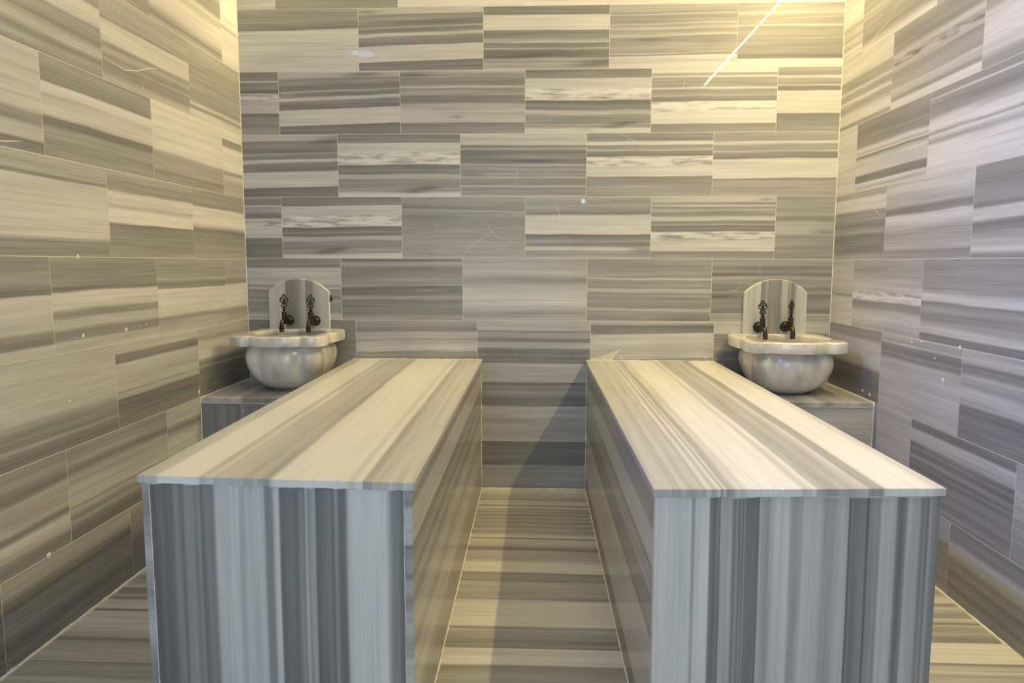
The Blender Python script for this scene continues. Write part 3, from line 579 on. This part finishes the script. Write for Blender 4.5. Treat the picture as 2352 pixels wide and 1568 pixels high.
def basin(x, z_rim, th, label, wat):
    z_foot = -.610 + Z0; zr = z_rim + Z0
    root = empty('marble_basin', (x, CY - .002, z_foot), label, 'basin')
    H = zr - z_foot
    def loft(levels, mb, smooth=True, first=False, last=False):
        rings = []
        for rad, z in levels:
            rings.append([mb.vert((rad[k] * math.cos(ANG[k]), min(rad[k] * math.sin(ANG[k]), -CY - .001), z)) for k in range(NB)])
        for A, B in zip(rings, rings[1:]):
            for k in range(NB): mb.face((A[k], B[k], B[(k + 1) % NB], A[(k + 1) % NB]), 0, smooth)
        return rings
    # rim: slab with rounded arris round an oval mouth
    mouth = [ell(a, .168, .182) for a in ANG]
    mb = MB()
    def ring(rad, d): return [r - d for r in rad]
    lv = [(ring(R1, .006), H - th), (ring(R1, .0015), H - th + .0015), (R1, H - th + .005), (R1, H - .006), (ring(R1, .0018), H - .0018), (ring(R1, .006), H),
          ([m_ + .006 for m_ in mouth], H), ([m_ + .0015 for m_ in mouth], H - .0015), (mouth, H - .006), ([m_ - .003 for m_ in mouth], H - th)]
    rs = loft(lv[::-1], mb)
    mb.face([], 0) if False else None
    A, B = rs[-1], rs[0]
    for k in range(NB): mb.face((A[k], B[k], B[(k + 1) % NB], A[(k + 1) % NB]), 0)
    rim_o = mb.build('rim', M_BASIN, root)
    if not wat:   # hairline seams across the rim behind the front ears
        for sx in (-1, 1):
            mb = MB(); mb.box((min(sx * .125, sx * .184), .0515 - .106, H - .001), (max(sx * .125, sx * .184), .0523 - .106, H + .0002))
            mb.build('seam', M_SEAL, rim_o)
    # bowl
    mb = MB(); Hb = H - th
    def mix(a, b, t, s_): return [(p * (1 - t) + q * t) * s_ for p, q in zip(a, b)]
    pf = [(0, .800), (.05, .798), (.10, .822), (.17, .848), (.25, .862), (.35, .862), (.45, .852), (.55, .828), (.65, .792), (.74, .745), (.82, .688), (.89, .615), (.945, .54), (.98, .475), (1, .42)]
    lv = [(mix(R2, R3, min(1, max(0, (q - .3) / .65)), k_), max(.0002, Hb * (1 - q))) for q, k_ in pf]
    lv = [l for i, l in enumerate(lv) if i < 2 or l[1] < lv[i - 1][1]]
    rs = loft(lv, mb); mb.face(rs[-1], 0); nout = len(mb.v)
    inner = [([m_ - .003 for m_ in mouth], Hb)] + [([m_ * s_ for m_ in mouth], Hb - d) for s_, d in ((.96, .02), (.90, .045), (.80, .075), (.62, .10), (.35, .118), (.1, .124))]
    ri = loft(inner, mb); mb.face(ri[-1], 0)
    # mouth ring joining outer and inner skin under the rim
    A, B = rs[0], ri[0]
    for k in range(NB): mb.face((A[k], A[(k + 1) % NB], B[(k + 1) % NB], B[k]), 0)
    # drain ring at the bottom
    xo = .010 if wat else .0
    mb.v = [(a * .92 + xo if c < Hb - .0001 and i_ < nout else a * (.92 if i_ < nout else 1) + (xo if i_ < nout else 0), b, c) for i_, (a, b, c) in enumerate(mb.v)]
    mb.build('bowl', M_BASIN, root)
    if wat:
        mb = MB(); d = .018
        f = [m_ - .006 for m_ in mouth]
        top = [mb.vert((f[k] * math.cos(ANG[k]), f[k] * math.sin(ANG[k]), 0)) for k in range(NB)]
        mb.face(top, 0, False)
        o = mb.build('basin_water', water()); o.location = (x, CY - .002, zr - .020)
        tag(o, 'still water filling the left basin to just under its rim', 'water')
    return root
basin(.300, -.350, .047, 'white marble basin with a scalloped rim in the left corner, filled with water', True)
basin(2.640, -.363, .050, 'white marble basin with a scalloped rim in the right corner, empty', False)

# ------------------------------------------------------------------ arched backsplashes
def backsplash(x0, x1, z0, zs, zt, pr, label, sx=0):
    w = x1 - x0; cx = (x0 + x1) / 2; th = .020
    h = zt - zs; R = (w * w / 4 + h * h) / (2 * h)
    mb = MB(); n = 120; rows = 12; P = prof(pr)
    G = []
    for i in range(n + 1):
        x = x0 + w * i / n; zz_ = zt - R + math.sqrt(R * R - (x - cx) ** 2)
        col = []
        for j in range(rows + 1):
            z = z0 + (zz_ - z0) * j / rows
            col.append(mb.vert((x - cx, -th, z + Z0 - (z0 + Z0)), sample(P, i / n + .006 * wob(z * 2, x0)), (z, x - x0, 3 + x0)))
        G.append(col)
    for i in range(n):
        for j in range(rows): mb.face((G[i][j], G[i + 1][j], G[i + 1][j + 1], G[i][j + 1]))
    loop = [G[i][0] for i in range(n)] + [G[n][j] for j in range(rows)] + [G[i][rows] for i in range(n, 0, -1)] + [G[0][j] for j in range(rows, 0, -1)]
    def cp(k, dy, inset):
        vx, vy, vz = mb.v[k]
        f = 1 + inset / (w / 2)
        return mb.vert((vx * f, vy + dy, vz + (inset if vz > .05 else 0)), min(8.5, mb.t[k] + 2.2), mb.c[k])
    r1 = [cp(k, .003, .003) for k in loop]; r2 = [cp(k, th - .001, .003) for k in loop]
    for A, B in ((loop, r1), (r1, r2)):
        for k in range(len(A)):
            l = (k + 1) % len(A); mb.face((A[k], B[k], B[l], A[l]))
    mb.face(r2[::-1])
    o = mb.build('backsplash', M_SLAB); o.location = (cx, -.0005, z0 + Z0)
    tag(o, label, 'backsplash', None)
backsplash(.121, .426, -.350, -.167, -.100, '0 6.6,10 6.4,16 6,17 5.6,18 6.5,27 6.6,28.5 2.6,42 3,50 3.4,52 5,55 4.8,57 6,61 6,62.5 3.2,72 3.6,74 5,80 6,90 6.4,100 6.2', 'arched marble backsplash above the basin holding water')
backsplash(2.509, 2.809, -.363, -.163, -.097, '0 7,22 6.6,25 6.6,26.5 3,32 3.6,36 5,39 3,45 3.6,55 3,58 2.8,60 5.8,69 6.2,70.5 3.2,73 5,76 3,82 3.6,84 6.4,95 6.8,100 7', 'arched marble backsplash above the empty basin')

# dark round cap peeping out from behind the left backsplash
mb = MB(); mb.lathe([(.017, 0), (.019, .002), (.019, .008), (.015, .012), (.006, .013)], n=24, axis='Y')
# lathe along Y grows towards -y (into the room)
o = mb.build('metal_disc', M_KEY); o.location = (.4225, -.0002 - 0.0, -.198 + Z0)
tag(o, 'dark round metal disc on the wall, half hidden behind the left backsplash', 'disc')

# ------------------------------------------------------------------ taps
def key_mesh():
    """pierced tulip-shaped key plate; survey units of the photograph, converted to metres"""
    k = .000193
    half = [(9, 770), (20, 757), (40, 745), (44, 722), (60, 712), (92, 712), (80, 690), (66, 662), (52, 642), (48, 626), (66, 612), (92, 606), (100, 596), (99, 580), (114, 560), (115, 545), (104, 524), (104, 500), (88, 484), (60, 466), (42, 455), (40, 440), (46, 430), (30, 418), (18, 402), (0, 384)]
    outl = half + [(-x, y) for x, y in half[::-1][1:]]
    holes = [(0, 457, 25, 26, 0), (34, 509, 25, 25, 0), (-34, 509, 25, 25, 0), (60, 566, 43, 23, .62), (-60, 566, 43, 23, -.62), (30, 684, 24, 27, 0), (-30, 684, 24, 27, 0)]
    cu = bpy.data.curves.new('key', 'CURVE'); cu.dimensions = '2D'; cu.fill_mode = 'BOTH'; cu.extrude = .0016; cu.bevel_depth = .0003; cu.bevel_resolution = 1
    def spl(pts):
        sp = cu.splines.new('POLY'); sp.points.add(len(pts) - 1); sp.use_cyclic_u = True
        for p, (x, y) in zip(sp.points, pts): p.co = (x * k, (770 - y) * k, 0, 1)
    spl(outl)
    for cx, cy, a, b, t in holes:
        pts = []
        for i in range(14):
            q = 2 * math.pi * i / 14; x, y = a * math.cos(q), b * math.sin(q)
            pts.append((cx + x * math.cos(t) + y * math.sin(t), cy - (x * math.sin(t) - y * math.cos(t)) if t == 0 else cy + (-x * math.sin(t) + y * math.cos(t))))
        spl(pts)
    ob = bpy.data.objects.new('key_tmp', cu); C.objects.link(ob)
    dg = bpy.context.evaluated_depsgraph_get(); dg.update()
    me = bpy.data.meshes.new_from_object(ob.evaluated_get(dg))
    bpy.data.objects.remove(ob)
    me.name = 'key_handle'
    me.transform(Matrix.Rotation(math.radians(90), 4, 'X'))
    me.materials.clear(); me.materials.append(M_KEY)
    return me
KEY = key_mesh()
def tap(x, z, label, lean=0.0, key_turn=0.0, roll=0.0):
    """x, z: centre of the wall flange on the backsplash face"""
    root = empty('brass_tap', (x, -.0208, z + Z0), label, 'tap', None)
    root.rotation_euler = (0, roll, lean)
    def part(nm, mb, mat=M_BRONZE, par=root): return mb.build(nm, mat, par)
    mb = MB(); mb.lathe([(.0265, -.0004), (.0270, .002), (.0262, .004), (.0235, .0048), (.0222, .0035), (.0190, .0045), (.0165, .009), (.0145, .0105), (.0135, .009), (.0110, .011), (.0095, .015), (.0080, .018)], n=40, axis='Y')
    part('wall_flange', mb)
    mb = MB(); yb = -.070
    mb.tube([(0, -.010, 0), (0, -.030, 0), (0, yb, 0)], [.0095, .0090, .0100], 20)
    mb.lathe([(.0118, -.013), (.0130, -.011), (.0132, .004), (.0122, .010), (.0118, .024), (.0128, .026), (.0128, .029), (.0122, .031), (.0122, .042), (.0128, .043), (.0128, .047), (.0105, .049)], (0, yb, 0), n=28)
    body = part('tap_body', mb)
    mb = MB()
    pts = [(0, yb - .006, .004), (0, yb - .020, .0045), (0, yb - .031, .001), (0, yb - .039, -.007), (0, yb - .0425, -.018), (0, yb - .043, -.028)]
    mb.tube(pts, [.0105, .0100, .0096, .0094, .0096, .0100], 20)
    sp = part('spout', mb)
    mb = MB(); mb.lathe([(.0105, -.050), (.0122, -.049), (.0122, -.043), (.0112, -.042), (.0112, -.033), (.0126, -.032), (.0126, -.027), (.0105, -.025)], (0, yb - .043, 0), n=28)
    mb.build('nozzle', M_BRONZE, sp)
    mb = MB(); mb.lathe([(.0062, .047), (.0062, .057), (.0085, .058), (.0090, .061), (.0075, .063), (.0055, .066)], (0, yb, 0), n=24)
    part('stem', mb, M_KEY)
    ko = bpy.data.objects.new('key_handle', KEY); C.objects.link(ko); ko.parent = root
    ko.location = (0, yb, .0625); ko.rotation_euler = (0, 0, key_turn)
    return root
tap(.222, -.308, 'dark bronze tap with pierced key over the filled basin, nearer the left wall')
tap(.356, -.310, 'dark bronze tap with pierced key over the filled basin, nearer the bench')
tap(2.579, -.331, 'dark bronze tap over the empty basin, nearer the bench, key facing forward', roll=math.radians(-1.5))
tap(2.711, -.328, 'dark bronze tap over the empty basin, nearer the right wall, key turned sideways', key_turn=math.radians(38), roll=math.radians(1.0))

# ------------------------------------------------------------------ lamps of the room
def strip(name, a, b, k, label, drop=.016):
    root = empty(name, tuple((Vector(a) + Vector(b)) / 2), label, 'light', None)
    c = root.location; mb = MB()
    A = Vector(a) - c; B = Vector(b) - c
    lo = Vector((min(A.x, B.x), min(A.y, B.y), 0)); hi = Vector((max(A.x, B.x), max(A.y, B.y), 0))
    mb.box((lo.x, lo.y, -.004), (hi.x, hi.y, .004)); mb.build('channel', M_ALU, root)
    mb = MB(); t = .003
    ex = (hi.x - lo.x) > (hi.y - lo.y)
    mb.box((lo.x + (0.005 if ex else t), lo.y + (t if ex else .005), -.008), (hi.x - (.005 if ex else t), hi.y - (t if ex else .005), -.0041))
    mb.build('diffuser', emit(name + '_glow', WARM, k), root)
zs = 1.525 + Z0
strip('led_strip', (WX - .043, -2.9, zs), (WX - .028, -.30, zs), STRIP_R, 'warm strip light along the top of the right wall, mirrored in the back wall')
strip('led_strip', (.03, -.034, zs), (WX - .05, -.019, zs), STRIP_B, 'warm strip light along the top of the back wall')
root = empty('ceiling_spotlight', (.16, -1.9, ZC - .001), 'small bluish ceiling spotlight near the left wall', 'light')
mb = MB(); mb.lathe([(.095, -.022), (.10, -.02), (.10, -.002), (.09, 0)], n=28); mb.build('housing', M_ALU, root)
mb = MB(); mb.lathe([(.085, -.026), (.088, -.0225)], n=28); mb.build('lens', emit('spot_glow', (.28, .46, 1.0), SPOT), root)

root = empty('wall_lamp', (1.996, YF + .0005, 1.91), 'small cool white lamp on the wall behind the camera', 'light')
mb = MB(); mb.lathe([(.05, -.0), (.05, .012), (.03, .02)], n=24, axis='Y'); mb.build('housing', M_ALU, root).rotation_euler = (0, 0, math.pi)
mb = MB(); mb.lathe([(.026, .0205), (.022, .028), (.01, .031)], n=24, axis='Y'); mb.build('lens', emit('lamp_glow', (.75, .95, 1.0), 90), root).rotation_euler = (0, 0, math.pi)
